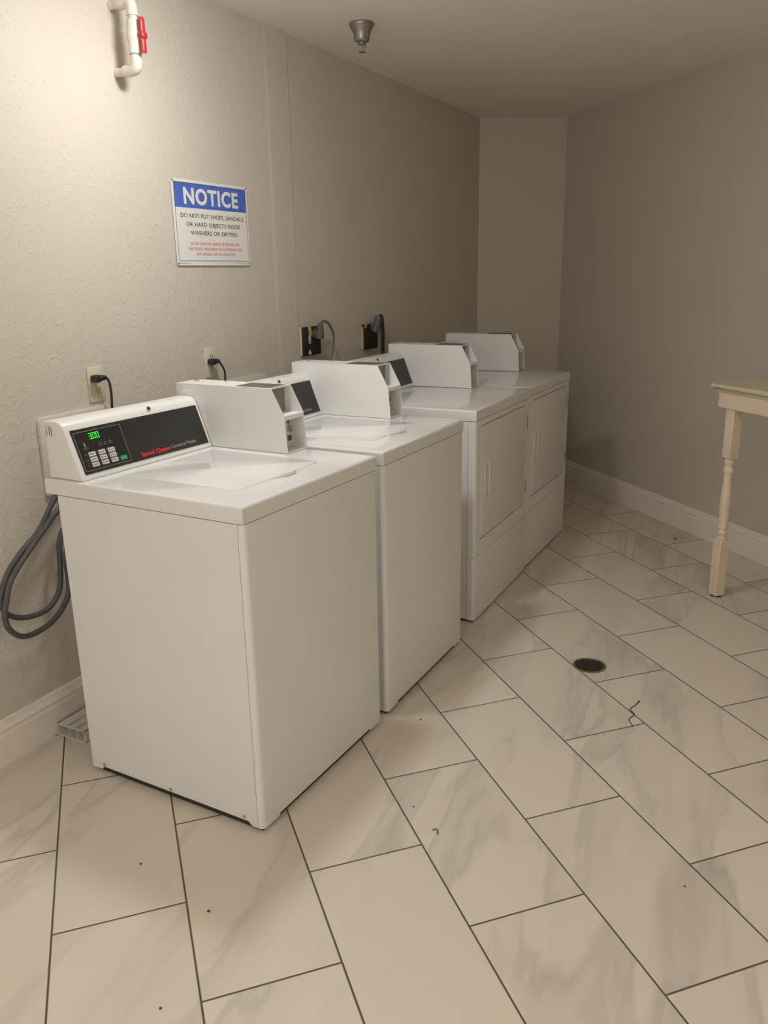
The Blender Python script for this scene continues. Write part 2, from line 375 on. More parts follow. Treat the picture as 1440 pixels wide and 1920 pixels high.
def control_panel(t, width, lit, brand):
    bm = new()
    prism(bm, [(0, 0), (width, 0), (width, 0.1283), (0, 0.1283)], lambda p, q, h: cpf(p, q, h), -0.0005, 0.0012)
    c = obj('control_panel', bm, M['panel'], t, 0)
    H = 0.0012
    flip = lambda p, q, h: cpf(p, q, h)
    up = lambda p, q, h: cpf(p, -q, h)                               # q measured upwards for lettering
    if brand:
        bm = new(); text_bm(bm, 'Speed Queen', up, 0.2155, 0.336, -0.1185, 0.0135, 0.022, H, H + 0.0004, 1.05); obj('red_lettering', bm, M['redink'], c, 0)
        bm = new(); text_bm(bm, brand, up, 0.342, 0.4545, -0.1165, 0.0115, 0.0, H, H + 0.0004); obj('grey_lettering', bm, M['greyink'], c, 0)
    if lit is None: return c
    bm = new(); prism(bm, [(0.0066, 0.0096), (0.1748, 0.0096), (0.1720, 0.119), (0.0056, 0.119)], flip, H, H + 0.0003); obj('keypad_film', bm, M['panel_in'], c, 0)
    H += 0.0003
    bm = new()
    o_ = [(0.0058, 0.0088), (0.1758, 0.0088), (0.1728, 0.1198), (0.0048, 0.1198)]; i_ = [(0.0068, 0.0098), (0.1746, 0.0098), (0.1717, 0.1188), (0.0058, 0.1188)]
    for k in range(4): prism(bm, [o_[k], o_[(k + 1) % 4], i_[(k + 1) % 4], i_[k]], flip, H - 0.0002, H + 0.0003)
    obj('border_line', bm, M['greyink'], c, 0)
    # nine pale keys and the green start key
    for r in range(3):
        for q in range(3):
            s0 = 0.0452 + 0.0347 * q; q0 = 0.0752 + 0.0153 * r
            bm = new(); prism(bm, [(s0 - 0.0125, q0 - 0.0062), (s0 + 0.0125, q0 - 0.0062), (s0 + 0.0125, q0 + 0.0062), (s0 - 0.0125, q0 + 0.0062)], flip, H, H + 0.0010, 0.0003, 1)
            random.seed(r * 3 + q)
            kb = obj('key', bm, M['key'], c, 0)
    bm = new()
    for r in range(3):                                              # printing on the keys
        for q in range(3):
            s0 = 0.0452 + 0.0347 * q; q0 = 0.0752 + 0.0153 * r; random.seed(r * 3 + q)
            prism(bm, [(s0 - 0.0085, q0 - 0.003), (s0 - 0.0055, q0 - 0.003), (s0 - 0.0055, q0 + 0.003), (s0 - 0.0085, q0 + 0.003)], flip, H + 0.0009, H + 0.0013)
            prism(bm, [(s0 - 0.003, q0 - 0.001), (s0 + 0.008, q0 - 0.001), (s0 + 0.008, q0 + 0.0012), (s0 - 0.003, q0 + 0.0012)], flip, H + 0.0009, H + 0.0013)
    obj('key_print', bm, M['greyink2'], c, 0)
    bm = new(); prism(bm, [(0.136, 0.1005), (0.160, 0.1005), (0.160, 0.1125), (0.136, 0.1125)], flip, H, H + 0.001, 0.0003, 1); obj('start_key', bm, M['greenkey'], c, 0)
    bm = new()
    for r in range(3):                                              # row captions and cycle rules left of the keys
        q0 = 0.0752 + 0.0153 * r
        prism(bm, [(0.018, q0 - 0.001), (0.0275, q0 - 0.001), (0.0275, q0 + 0.001), (0.018, q0 + 0.001)], flip, H, H + 0.0003)
        if r < 2: prism(bm, [(0.018, q0 + 0.0073), (0.128, q0 + 0.0073), (0.128, q0 + 0.0079), (0.018, q0 + 0.0079)], flip, H, H + 0.0003)
        for q in range(3):
            s0 = 0.0452 + 0.0347 * q + 0.0173
            prism(bm, [(s0 - 0.001, q0 - 0.003), (s0 + 0.001, q0 - 0.003), (s0 + 0.001, q0 + 0.001), (s0 - 0.001, q0 + 0.001)], flip, H, H + 0.0003)
    for s0 in (0.084, 0.102, 0.1205):
        for q0 in (0.0505, 0.0555): prism(bm, [(s0 - 0.0055, q0 - 0.001), (s0 + 0.0055, q0 - 0.001), (s0 + 0.0055, q0 + 0.001), (s0 - 0.0055, q0 + 0.001)], flip, H, H + 0.0003)
        prism(bm, [(s0 - 0.002, 0.0432), (s0 + 0.002, 0.0432), (s0 + 0.002, 0.0452), (s0 - 0.002, 0.0452)], flip, H, H + 0.0003)
    for q0 in (0.0555, 0.0590): prism(bm, [(0.023, q0 - 0.0009), (0.041, q0 - 0.0009), (0.041, q0 + 0.0009), (0.023, q0 + 0.0009)], flip, H, H + 0.0003)
    obj('caption_print', bm, M['greyink2'], c, 0)
    bm = new()
    for q0 in (0.0437, 0.0492): prism(bm, [(0.0297, q0 - 0.0012), (0.0327, q0 - 0.0012), (0.0327, q0 + 0.0012), (0.0297, q0 + 0.0012)], flip, H, H + 0.0004)
    obj('indicator_light', bm, M['ledw'], c, 0)
    if lit:                                                         # seven-segment 3.00
        def digit(s0, segs):
            bm = new(); w, h, th = 0.0098, 0.0180, 0.0020; q0 = 0.0163
            R = {'a': (0, 0, w, th), 'g': (0, h / 2 - th / 2, w, h / 2 + th / 2), 'd': (0, h - th, w, h), 'f': (0, 0, th, h / 2), 'e': (0, h / 2, th, h), 'b': (w - th, 0, w, h / 2), 'c': (w - th, h / 2, w, h)}
            for g in segs:
                a, b, c2, d = R[g]; k = 0.0004
                prism(bm, [(s0 + a + k, q0 + b + k), (s0 + c2 - k, q0 + b + k), (s0 + c2 - k, q0 + d - k), (s0 + a + k, q0 + d - k)], flip, H, H + 0.0006)
            if segs == 'abgcd': prism(bm, [(s0 + w + 0.0006, q0 + h - th), (s0 + w + 0.0024, q0 + h - th), (s0 + w + 0.0024, q0 + h), (s0 + w + 0.0006, q0 + h)], flip, H, H + 0.0006)
            return bm
        for s0, sg in ((0.0550, 'abgcd'), (0.0688, 'abcdef'), (0.0812, 'abcdef')): obj('lit_digit', digit(s0, sg), M['led'], c, 0)
    return c
def coin_box(t, y0, y1):
    K = 0.003
    bm = new()
    box(bm, 0.003, 0.3745, y0, y1, HT + 0.001, 1.1275, 0.002, 2, lambda a, b: a.x < 0.1 and b.x < 0.1)
    side = [(0.3745, HT + 0.001), (0.4475, HT + 0.001), (0.439, 1.044), (0.394, 1.1275), (0.3745, 1.1275)]
    for a, b in ((y0, y0 + K), (y1 - K, y1)): prism(bm, side, XZ, a, b)
    box(bm, 0.3745, 0.394, y0 + K, y1 - K, 1.1235, 1.1275)
    prism(bm, [(0.372, 1.040), (0.412, 1.043), (0.4385, 1.043), (0.4400, 1.030), (0.436, 1.030), (0.434, 1.037), (0.372, 1.036)], XZ, y0 + 0.001, y1 - 0.001)
    box(bm, 0.372, 0.447, y0 + 0.001, y1 - 0.001, HT + 0.001, HT + 0.004)
    box(bm, 0.030, 0.062, y0 - 0.0012, y0 + 0.001, 1.103, 1.106, 0.0008, 1)
    c = obj('coin_box', bm, M['enamel2'], t, 30)
    bm = new(); box(bm, 0.374, 0.3765, y0 + K, y1 - 0.010, 1.045, 1.122); obj('coin_slide_plate', bm, M['zinc'], c, 0)
    bm = new(); box(bm, 0.374, 0.394, y0 + K, y1 - K, 0.931, 1.0355); obj('vault_door', bm, M['enamel2'], c, 0)
    ym = y1 - 0.0205
    bm = new(); lathe(bm, [(0.0115, 0), (0.0115, 0.008), (0.0085, 0.008), (0.0085, 0.003), (0.002, 0.003)], (0.394, ym, 0.989), 20, 'x'); obj('vault_lock', bm, M['steel'], c)
    bm = new(); box(bm, 0.394, 0.397, ym - 0.010, ym + 0.010, 0.950, 0.968, 0.001); obj('latch_plate', bm, M['darkplate'], c)
    bm = new(); box(bm, 0.394, 0.396, ym - 0.010, ym + 0.002, 1.006, 1.029, 0.001); obj('hasp', bm, M['darkplate'], c)
    bm = new(); box(bm, 0.250, 0.384, y0 + 0.010, y1 - 0.012, 1.1275, 1.1287); lp = obj('instruction_plate', bm, M['darkplate'], c, 0)
    bm = new(); lathe(bm, [(0.0085, 0), (0.0085, 0.005), (0.006, 0.006), (0.0055, 0.004), (0.001, 0.004)], (0.042, y0 + 0.062, 1.1275), 18); obj('key_lock', bm, M['steel'], c)
    bm = new(); lathe(bm, [(0.004, 0), (0.0035, 0.0015), (0.001, 0.002)], (0.150, y0 + 0.080, 1.1275), 12); obj('rivet', bm, M['steel'], c)
    return c
vert = lambda a, b: abs(a.z - b.z) > 0.05
def feet(t, w):
    bm = new(); box(bm, 0.062, DEP - 0.010, 0.010, w - 0.010, 0.002, 0.016); obj('base_pan', bm, M['dark'], t, 0)  # dark block added to deepen the shade line under the machine
    for x in (0.09, 0.66):
        for y in (0.05, w - 0.05):
            bm = new(); lathe(bm, [(0.018, 0.0), (0.018, 0.006), (0.008, 0.008), (0.008, 0.03)], (x, y, 0), 14); obj('foot', bm, M['black'], t)
def cap(t, w, name='top_panel'):
    bm = new(); box(bm, 0, DEP, 0, w, HT - CAPT, HT, 0.009, 4, lambda a, b: (a.z > 0.92 and b.z > 0.92) or vert(a, b) or False)
    return obj(name, bm, M['enamel'], t)
def rounded_front(bm, x0, x1, y0, y1, z0, z1, r):
    n = 5; pts = [(x0, y0)]
    for i in range(n + 1): a = -math.pi / 2 + math.pi / 2 * i / n; pts.append((x1 - r + r * math.cos(a), y0 + r + r * math.sin(a)))
    for i in range(n + 1): a = math.pi / 2 * i / n; pts.append((x1 - r + r * math.cos(a), y1 - r + r * math.sin(a)))
    pts.append((x0, y1)); prism(bm, pts, XY, z0, z1)

def make_washer(loc, rot, label, lit):
    t = thing('washing_machine', label, 'washing machine', (*loc, 0), rot, 'white coin-operated washing machines')
    bm = new(); Z1 = HT - CAPT - 0.0022; SE = 0.688
    side = [(0.0477, 0.013), (0.088, 0.013), (0.096, 0.024), (0.655, 0.024), (0.668, 0.013), (SE - 0.0008, 0.013), (SE - 0.0008, Z1), (0.0477, Z1)]
    prism(bm, side, XZ, 0.0, WID)
    box(bm, 0.055, 0.70, 0.008, WID - 0.008, Z1 - 0.02, HT - CAPT + 0.01)
    for ya, yb in ((-0.0006, 0.004), (WID - 0.004, WID + 0.0006)):   # shallow stamped fields on the flanks
        for x0, x1 in ((0.150, 0.302), (0.420, 0.578)): box(bm, x0, x1, ya, yb, 0.062, 0.843, 0.0006, 1)
        box(bm, 0.085, 0.655, ya, yb, 0.0245, 0.046, 0.0006, 1)
    obj('cabinet', bm, M['enamel2'], t, 0)
    bm = new()
    rounded_front(bm, SE + 0.0006, DEP, 0.0, WID, 0.013, Z1, 0.014)
    fp = obj('front_panel', bm, M['enamel2'], t, 40)
    cb = new(); box(cb, 0.60, 0.80, 0.075, WID - 0.075, -0.05, 0.020); cut(fp, [cb])
    tp = cap(t, WID)
    def lid_poly(g, r=0.03):
        x0, x1, y0, y1 = 0.180 - g, 0.594 + g, 0.120 - g, 0.507 + g; r += g; out = []
        for cx, cyy, a0 in ((x1 - r, y0 + r, -90), (x1 - r, y1 - r, 0)):
            for i in range(7): a = math.radians(a0 + 15 * i); out.append((cx + r * math.cos(a), cyy + r * math.sin(a)))
        return out + [(x0, y1), (x0, y0)]
    c1 = new(); prism(c1, lid_poly(0.0016), XY, HT - 0.012, HT + 0.02)
    c2 = new()                                                      # finger scoop in front of the lid
    tt = bmesh.new()
    hi = [tt.verts.new((x, y, HT + 0.004)) for x, y in ((0.585, 0.262), (0.597, 0.262), (0.622, 0.300), (0.622, 0.352), (0.597, 0.388), (0.585, 0.388))]
    lo = [tt.verts.new((x, y, HT - 0.010)) for x, y in ((0.585, 0.270), (0.596, 0.270), (0.614, 0.303), (0.614, 0.350), (0.596, 0.378), (0.585, 0.378))]
    tt.faces.new(hi); tt.faces.new(lo[::-1])
    for k in range(6): tt.faces.new((hi[k], lo[k], lo[(k + 1) % 6], hi[(k + 1) % 6]))
    merge(c2, tt)
    cut(tp, [c1, c2])
    bm = new(); prism(bm, lid_poly(0.0), XY, HT - 0.010, HT + 0.0012, 0.0025, 3); obj('lid', bm, M['enamel'], t, 40)
    console(t, 0.5475); control_panel(t, 0.507, lit, 'Commercial Washer'); coin_box(t, 0.5495, 0.6555)
    for x, z in ((0.101, 0.0335), (0.372, 0.034), (0.643, 0.036)):
        bm = new(); lathe(bm, [(0.0062, 0), (0.0062, -0.0015), (0.004, -0.003), (0.001, -0.003)], (x, -0.001, z), 14, 'y'); obj('screw', bm, M['steel'], t)
    feet(t, WID)
    return t
def make_dryer(loc, rot, label):
    w = 0.725; t = thing('clothes_dryer', label, 'dryer', (*loc, 0), rot, 'white coin-operated clothes dryers')
    Z1 = HT - CAPT - 0.0022; SE = 0.672; ZS = 0.296
    bm = new(); box(bm, 0.0477, SE - 0.0008, 0.0, w, 0.013, Z1); box(bm, 0.055, 0.68, 0.01, w - 0.01, 0.03, HT - CAPT + 0.01)
    obj('cabinet', bm, M['enamel2'], t, 30)
    bm = new(); rounded_front(bm, SE + 0.0006, DEP, 0.0, w, ZS + 0.0012, Z1, 0.014); fp = obj('front_panel', bm, M['enamel2'], t, 40)
    def dr(g, r=0.016):
        y0, y1, z0, z1 = 0.058 - g * 0.6, 0.660 + g * 0.6, 0.366 - g, 0.852 + g; r += g; out = []
        for cyy, cz, a0 in ((y1 - r, z0 + r, -90), (y1 - r, z1 - r, 0), (y0 + r, z1 - r, 90), (y0 + r, z0 + r, 180)):
            for i in range(5): a = math.radians(a0 + 22.5 * i); out.append((cyy + r * math.cos(a), cz + r * math.sin(a)))
        return out
    c1 = new(); prism(c1, dr(0.0040), YZ, DEP - 0.014, DEP + 0.05); cut(fp, [c1])
    bm = new(); box(bm, DEP - 0.0139, DEP - 0.005, 0.075, 0.643, 0.3625, 0.372); obj('gasket', bm, M['dark'], t, 0)  # dark strips standing for the shade in the door gaps
    bm = new(); box(bm, DEP - 0.0139, DEP - 0.005, 0.075, 0.643, 0.846, 0.8555); obj('gasket', bm, M['dark'], t, 0)
    bm = new(); prism(bm, dr(0.0), YZ, DEP - 0.0138, DEP + 0.0008, 0.0025, 3); d = obj('door', bm, M['enamel2'], t, 40)
    c1 = new(); box(c1, DEP - 0.010, DEP + 0.05, 0.112, 0.186, 0.540, 0.678, 0.006, 2); cut(d, [c1])
    bm = new(); box(bm, DEP - 0.012, DEP + 0.004, 0.104, 0.128, 0.536, 0.682, 0.004, 3); box(bm, DEP - 0.012, DEP + 0.0022, 0.170, 0.192, 0.536, 0.682, 0.003, 3)
    obj('handle', bm, M['enamel'], d, 40)
    for z0, z1 in ((0.732, 0.801), (0.414, 0.483)):
        bm = new(); box(bm, DEP - 0.006, DEP + 0.0012, 0.684, 0.6895, z0, z1, 0.001, 1); obj('hinge', bm, M['dark'], t, 0)
    bm = new(); rounded_front(bm, SE + 0.0006, DEP, 0.0, w, 0.010, ZS - 0.0008, 0.014); obj('lower_panel', bm, M['enamel2'], t, 40)
    cap(t, w); console(t, 0.613); control_panel(t, 0.577, None, None); coin_box(t, 0.6175, 0.7235); feet(t, w)
    return t
make_washer((0.0, 0.0), 0.0, 'white coin washer nearest the viewer, its display showing a green 3.00', True)
R2 = math.radians(1.5); make_washer((0.703 - DEP * math.cos(R2), 0.703 - DEP * math.sin(R2)), R2, 'white coin washer second in the row, between the front washer and the dryers', False)
R3 = math.radians(2.4); make_dryer((0.655 - DEP * math.cos(R3), 1.553 - DEP * math.sin(R3)), R3, 'white coin dryer third in the row, right beside the second washer')
R4 = math.radians(1.7); make_dryer((0.614 - DEP * math.cos(R4), 2.288 - DEP * math.sin(R4)), R4, 'white coin dryer at the far end of the row, closest to the far corner')

# ------------------------------------------------------------------ table by the right wall
def uvz(u, v, z=0.0): return RU * u + RN * v + Vector((0, 0, z))
o = uvz(-0.535, 2.717)
t = thing('side_table', 'tall cream painted table with turned legs against the right wall', 'table', o, -A42)
LT, DT = 1.25, 0.553                                                # local x along the wall, local y towards it
bm = new(); rings = []
for ins, z in ((0.024, 0.9385), (0.020, 0.9395), (0.017, 0.948), (0.010, 0.955), (0.004, 0.957), (0.0, 0.962), (0.0, 0.970), (0.003, 0.978), (0.010, 0.983), (0.018, 0.9845)):
    rings.append([bm.verts.new((x, y, z)) for x, y in ((ins, ins), (LT - ins, ins), (LT - ins, DT - 0.002), (ins, DT - 0.002))])
for a, b in zip(rings, rings[1:]):
    for k in range(4): bm.faces.new((a[k], a[(k + 1) % 4], b[(k + 1) % 4], b[k]))
bm.faces.new(rings[0][::-1]); bm.faces.new(rings[-1]); obj('tabletop', bm, M['creamtop'], t, 50)
bm = new(); x0, x1, y0, y1 = 0.021, LT - 0.021, 0.021, DT - 0.02
for b_ in ((x0, x1, y0, y0 + 0.012), (x0, x1, y1 - 0.012, y1), (x0, x0 + 0.012, y0, y1), (x1 - 0.012, x1, y0, y1)): box(bm, *b_, 0.8725, 0.9385, 0.002, 1)
obj('apron', bm, M['cream'], t)
def leg_bm(x, y):
    bm = new(); h = 0.0252
    box(bm, x - h, x + h, y - h, y + h, 0.652, 0.925, 0.003, 1); box(bm, x - h, x + h, y - h, y + h, 0.006, 0.275, 0.003, 1)
    pr = [(0.010, 0.268), (0.024, 0.275), (0.0245, 0.281), (0.017, 0.287), (0.0165, 0.294), (0.022, 0.301), (0.0225, 0.309), (0.017, 0.316), (0.0165, 0.322), (0.022, 0.329), (0.0215, 0.336), (0.0195, 0.345),
          (0.0215, 0.38), (0.0245, 0.42), (0.0248, 0.45), (0.0225, 0.50), (0.0195, 0.55), (0.0180, 0.583), (0.0225, 0.586), (0.0245, 0.595), (0.0235, 0.606), (0.018, 0.613), (0.0175, 0.619), (0.022, 0.628), (0.0235, 0.636), (0.021, 0.645), (0.018, 0.652), (0.01, 0.656)]
    lathe(bm, pr, (x, y, 0), 20); return bm
for x, y in ((0.0955, 0.0565), (0.0955, DT - 0.06), (LT - 0.0955, 0.0565), (LT - 0.0955, DT - 0.06)):
    lg = obj('leg', leg_bm(x, y), M['cream'], t, 40)
    bm = new(); lathe(bm, [(0.030, 0), (0.030, 0.006)], (x, y, 0), 4); fo = obj('foot_pad', bm, M['dark'], lg, 0)

# ------------------------------------------------------------------ things on the left wall (local x = out of the wall, y = along it)
def on_wall(name, label, cat, y, z=0.0, group=None):
    p = lw(y); return thing(name, label, cat, (p.x, p.y, z), WALL_ROT, group)
# notice sign
Y0, Y1, ZB, ZT = 0.898, 1.351, 1.505, 1.8085
t = on_wall('notice_sign', 'blue and white notice sign about shoes and laundry on the left wall', 'sign', Y0)
W_ = (Y1 - Y0) * math.sqrt(1 + WS * WS)
bm = new()
def rr(p0, p1, q0, q1, r, n=4):
    out = []
    for c, d, a0 in ((p1 - r, q0 + r, -90), (p1 - r, q1 - r, 0), (p0 + r, q1 - r, 90), (p0 + r, q0 + r, 180)):
        for i in range(n + 1): a = math.radians(a0 + 90 / n * i); out.append((c + r * math.cos(a), d + r * math.sin(a)))
    return out
prism(bm, rr(0, W_, ZB, ZT, 0.008), YZ, 0.004, 0.0065); obj('plate', bm, M['sign'], t, 0)
S = lambda p, q, h: (h, p - Y0, q)
FX = 0.0065
bm = new(); prism(bm, [(0.9095, 1.7100), (1.3400, 1.7100), (1.3400, 1.7968), (0.9095, 1.7968)], S, FX - 0.001, FX + 0.0003); hd = obj('blue_header', bm, M['blue'], t, 0)
bm = new()
for a, b, c, d in ((0.9085, 0.9100, 1.521, 1.797), (1.3400, 1.3415, 1.521, 1.797), (0.9085, 1.3415, 1.7955, 1.7975), (0.9085, 1.3415, 1.5205, 1.5222)):
    prism(bm, [(a, c), (b, c), (b, d), (a, d)], S, FX - 0.001, FX + 0.0005)
obj('border_line', bm, M['ink'], t, 0)
bm = new(); text_bm(bm, 'NOTICE', S, 0.9600, 1.2890, 1.7255, 0.0565, 0.034, FX, FX + 0.0008, 1.10); obj('white_lettering', bm, M['sign'], hd, 0)
bm = new()
for s, l, r, b in (('DO NOT PUT SHOES, SANDALS,', 0.9355, 1.3225, 1.6755), ('OR HARD OBJECTS INSIDE', 0.9640, 1.2940, 1.6450), ('WASHERS OR DRYERS.', 0.9860, 1.2750, 1.6150)):
    text_bm(bm, s, S, l, r, b, 0.0158, 0.002, FX, FX + 0.0005, 1.06)
obj('black_lettering', bm, M['ink'], t, 0)
bm = new()
for s, l, r, b in (('DO NOT LEAVE ANY LAUNDRY OR PERSONAL ITEM', 0.9810, 1.2785, 1.5785), ('UNATTENDED. MANAGEMENT IS NOT RESPONSIBLE FOR', 0.9665, 1.2940, 1.5595), ('ANY DAMAGED, LOST, OR STOLEN ITEMS.', 1.0110, 1.2525, 1.5410)):
    text_bm(bm, s, S, l, r, b, 0.0115, 0.0, FX, FX + 0.0005, 1.06)
obj('red_lettering', bm, M['redsign'], t, 0)
for a, b in ((0.9125, 0.9685), (1.2680, 1.3260)):
    bm = new(); prism(bm, [(a, 1.5112), (b, 1.5112), (b, 1.5126), (a, 1.5126)], S, FX - 0.001, FX + 0.0004); obj('fine_print', bm, M['greyink'], t, 0)
for y, z in ((0.904, 1.8015), (1.3453, 1.8025), (0.9054, 1.5125), (1.3440, 1.5125)):
    bm = new(); lathe(bm, [(0.0042, 0), (0.0038, 0.001), (0.001, 0.0016)], (FX, (y - Y0), z), 10, 'x'); obj('screw', bm, M['zinc'], t)

# duplex outlets with black plugs
def outlet(y, z, label, clabel, cord, plug_z):
    t = on_wall('wall_outlet', label, 'outlet', y, z, 'ivory wall outlets')
    bm = new(); box(bm, 0.0, 0.0062, -0.035, 0.035, -0.0585, 0.0585, 0.0035, 2); obj('cover_plate', bm, M['ivory'], t)
    for dz in (-0.0195, 0.0195):
        bm = new(); prism(bm, rr(-0.0165, 0.0165, dz - 0.014, dz + 0.014, 0.008), YZ, 0.005, 0.0082); r = obj('receptacle', bm, M['ivory'], t, 30)
        bm = new()
        for a in (-0.0065, 0.0065): box(bm, 0.0078, 0.0084, a - 0.0012, a + 0.0012, dz - 0.001, dz + 0.008)
        lathe(bm, [(0.003, 0.0078), (0.003, 0.0084)], (0, 0, dz - 0.007), 10, 'x'); obj('slot', bm, M['dark'], r, 0)
    bm = new(); lathe(bm, [(0.003, 0.006), (0.0025, 0.0075)], (0, 0, 0), 10, 'x'); obj('screw', bm, M['ivory'], t)
    c = on_wall('power_cable', clabel, 'power cord', y, z, 'black power cords')
    bm = new(); tube(bm, [(x, a, b) for x, a, b in cord], 0.0042, 8, 6); obj('cable', bm, M['black'], c, 60)
    bm = new(); box(bm, 0.0085, 0.036, -0.030, 0.0, plug_z - 0.012, plug_z + 0.012, 0.006, 3)
    tube(bm, [(0.026, -0.012, plug_z), (0.033, 0.006, plug_z + 0.001), cord[0]], [0.0115, 0.0065], 10, 4); obj('plug', bm, M['black'], c, 60)
outlet(0.4435, 1.1235, 'ivory wall outlet behind the front washer, nearer the viewer', 'black cord plugged into the ivory outlet nearer the viewer',
       [(0.036, 0.016, 0.021), (0.041, 0.022, 0.004), (0.042, 0.024, -0.036), (0.041, 0.022, -0.085), (0.05, 0.02, -0.16), (0.12, 0.01, -0.22)], 0.021)
outlet(1.0500, 1.1360, 'ivory wall outlet behind the gap between the two washers', 'black cord plugged into the ivory outlet below and right of the notice sign',
       [(0.034, 0.012, 0.004), (0.041, 0.026, -0.022), (0.042, 0.034, -0.045), (0.042, 0.034, -0.075), (0.05, 0.03, -0.15), (0.12, 0.01, -0.2)], 0.004)

# black dryer outlets
def dryer_outlet(y0, y1, z0, z1, label):
    t = on_wall('dryer_outlet', label, 'outlet', y0, 0, 'black dryer outlets')
    w = y1 - y0
    bm = new(); box(bm, 0.0, 0.022, 0, w, z0, z1, 0.003, 2); obj('box', bm, M['blackbox'], t)
    return t, w
t, w = dryer_outlet(1.713, 1.862, 1.098, 1.229, 'black dryer outlet with a torn tan paper strip, above the second washer')
bm = new(); P = lambda p, q, h: (h, p - 1.713, q)
prism(bm, [(1.752, 1.238), (1.775, 1.229), (1.779, 1.200), (1.772, 1.180), (1.768, 1.153), (1.754, 1.153), (1.750, 1.180), (1.757, 1.197), (1.754, 1.217)], P, 0.0215, 0.024, 0.0006, 1); obj('torn_paper', bm, M['tan'], t, 0)
bm = new(); prism(bm, [(1.759, 1.127), (1.745, 1.105), (1.773, 1.103)], P, 0.0215, 0.0235, 0.0005, 1); obj('paper_scrap', bm, M['paper'], t, 0)
bm = new(); box(bm, 0.0, 0.010, -0.003, 0.0, 1.100, 1.231, 0.0005, 1); obj('plaster_edge', bm, M['paper'], t, 0)
c = on_wall('power_cable', 'grey dryer cord arching out of the black outlet with torn paper', 'power cord', 1.713, 0, 'dryer cords')
bm = new(); tube(bm, [(0.0225, 0.092, 1.195), (0.036, 0.090, 1.196), (0.046, 0.088, 1.200)], 0.024, 12, 4); tube(bm, [(0.046, 0.094, 1.176), (0.052, 0.094, 1.205), (0.056, 0.091, 1.236), (0.058, 0.089, 1.245)], [0.023, 0.009], 12, 4); obj('plug', bm, M['plug_grey'], c, 60)
bm = new(); tube(bm, [(0.058, 0.088, 1.240), (0.060, 0.115, 1.252), (0.060, 0.159, 1.240), (0.060, 0.197, 1.200), (0.060, 0.207, 1.166), (0.060, 0.194, 1.118), (0.060, 0.170, 1.070), (0.065, 0.14, 0.98), (0.08, 0.12, 0.80)], 0.0075, 10, 6, flat=0.7); obj('cable', bm, M['cordgrey'], c, 60)
t, w = dryer_outlet(2.312, 2.456, 1.078, 1.207, 'black dryer outlet farther along the wall, above the first dryer')
bm = new(); P = lambda p, q, h: (h, p - 2.312, q)
prism(bm, [(2.304, 1.216), (2.322, 1.214), (2.328, 1.200), (2.320, 1.192), (2.312, 1.188), (2.307, 1.19)], P, 0.0215, 0.024, 0.0006, 1); obj('torn_paper', bm, M['tan'], t, 0)
bm = new(); box(bm, 0.0, 0.010, -0.004, 0.0, 1.080, 1.195, 0.0005, 1); obj('plaster_edge', bm, M['tan'], t, 0)
c = on_wall('power_cable', 'black dryer cord hanging straight down from the farther black outlet', 'power cord', 2.312, 0, 'dryer cords')
bm = new(); tube(bm, [(0.0225, 0.080, 1.190), (0.040, 0.078, 1.190)], 0.024, 12, 1); tube(bm, [(0.040, 0.074, 1.165), (0.047, 0.082, 1.20), (0.054, 0.096, 1.245)], [0.022, 0.018], 12, 5); obj('plug', bm, M['plug_grey'], c, 60)
bm = new(); tube(bm, [(0.056, 0.100, 1.248), (0.062, 0.112, 1.235), (0.064, 0.117, 1.153), (0.064, 0.115, 1.05), (0.07, 0.11, 0.90), (0.08, 0.1, 0.75)], 0.013, 10, 6, flat=0.6); obj('cable', bm, M['black'], c, 60)

# white supply boxes on the wall behind the washers
def supply_box(y0, y1, z0, z1, th, label):
    t = on_wall('washer_supply_box', label, 'supply box', y0, 0, 'supply boxes behind the washers')
    w = y1 - y0; bm = new()
    prism(bm, rr(0, w, z0, z1, 0.014), YZ, 0.0, th, th * 0.3, 2); f = obj('frame', bm, M['boxpaint'], t, 40)
    c1 = new(); box(c1, 0.004, 0.05, 0.04, w - 0.04, z0 + 0.04, z1 - 0.05, 0.006, 2); cut(f, [c1])
    for dy in (0.09, w - 0.09):
        bm = new(); lathe(bm, [(0.011, 0.003), (0.011, 0.03), (0.015, 0.03), (0.015, 0.045)], (0, dy, z0 + 0.09), 14, 'x'); obj('valve', bm, M['zinc'], t)
supply_box(0.185, 0.488, 0.795, 1.050, 0.012, 'pale supply box on the wall just behind the front washer')
supply_box(1.125, 1.430, 0.805, 1.055, 0.004, 'wall-coloured supply box on the wall behind the second washer')

# grey hoses in a loop beside the front washer
def hose(label, off, pts, tail):
    t = on_wall('water_hose', label, 'hose', 0.2, 0, 'grey looped hoses')
    bm = new(); P = [(off, y - 0.2, z) for y, z in pts]
    P = [tail[0]] + P + tail[1:]
    tube(bm, P, 0.0088, 12, 6); obj('rubber_hose', bm, M['hose'], t, 60)
    bm = new(); a = Vector(tail[0]); b = Vector(P[1]); d = (b - a).normalized()
    tube(bm, [a - d * 0.004, a + d * 0.03], 0.013, 12, 1); obj('coupling', bm, M['zinc'], t, 60)
hose('grey rubber hose with the smaller, upper loop beside the front washer', 0.055,
     [(0.175, 0.806), (0.095, 0.716), (0.026, 0.672), (-0.03, 0.626), (-0.061, 0.579), (-0.074, 0.541), (-0.067, 0.511), (-0.053, 0.492), (-0.02, 0.47), (0.021, 0.458), (0.065, 0.455), (0.106, 0.467), (0.139, 0.501), (0.153, 0.548), (0.160, 0.613), (0.168, 0.661), (0.20, 0.70)],
     [(0.050, 0.075, 0.885), (0.12, 0.06, 0.745), (0.22, 0.09, 0.77), (0.288, 0.10, 0.78)])
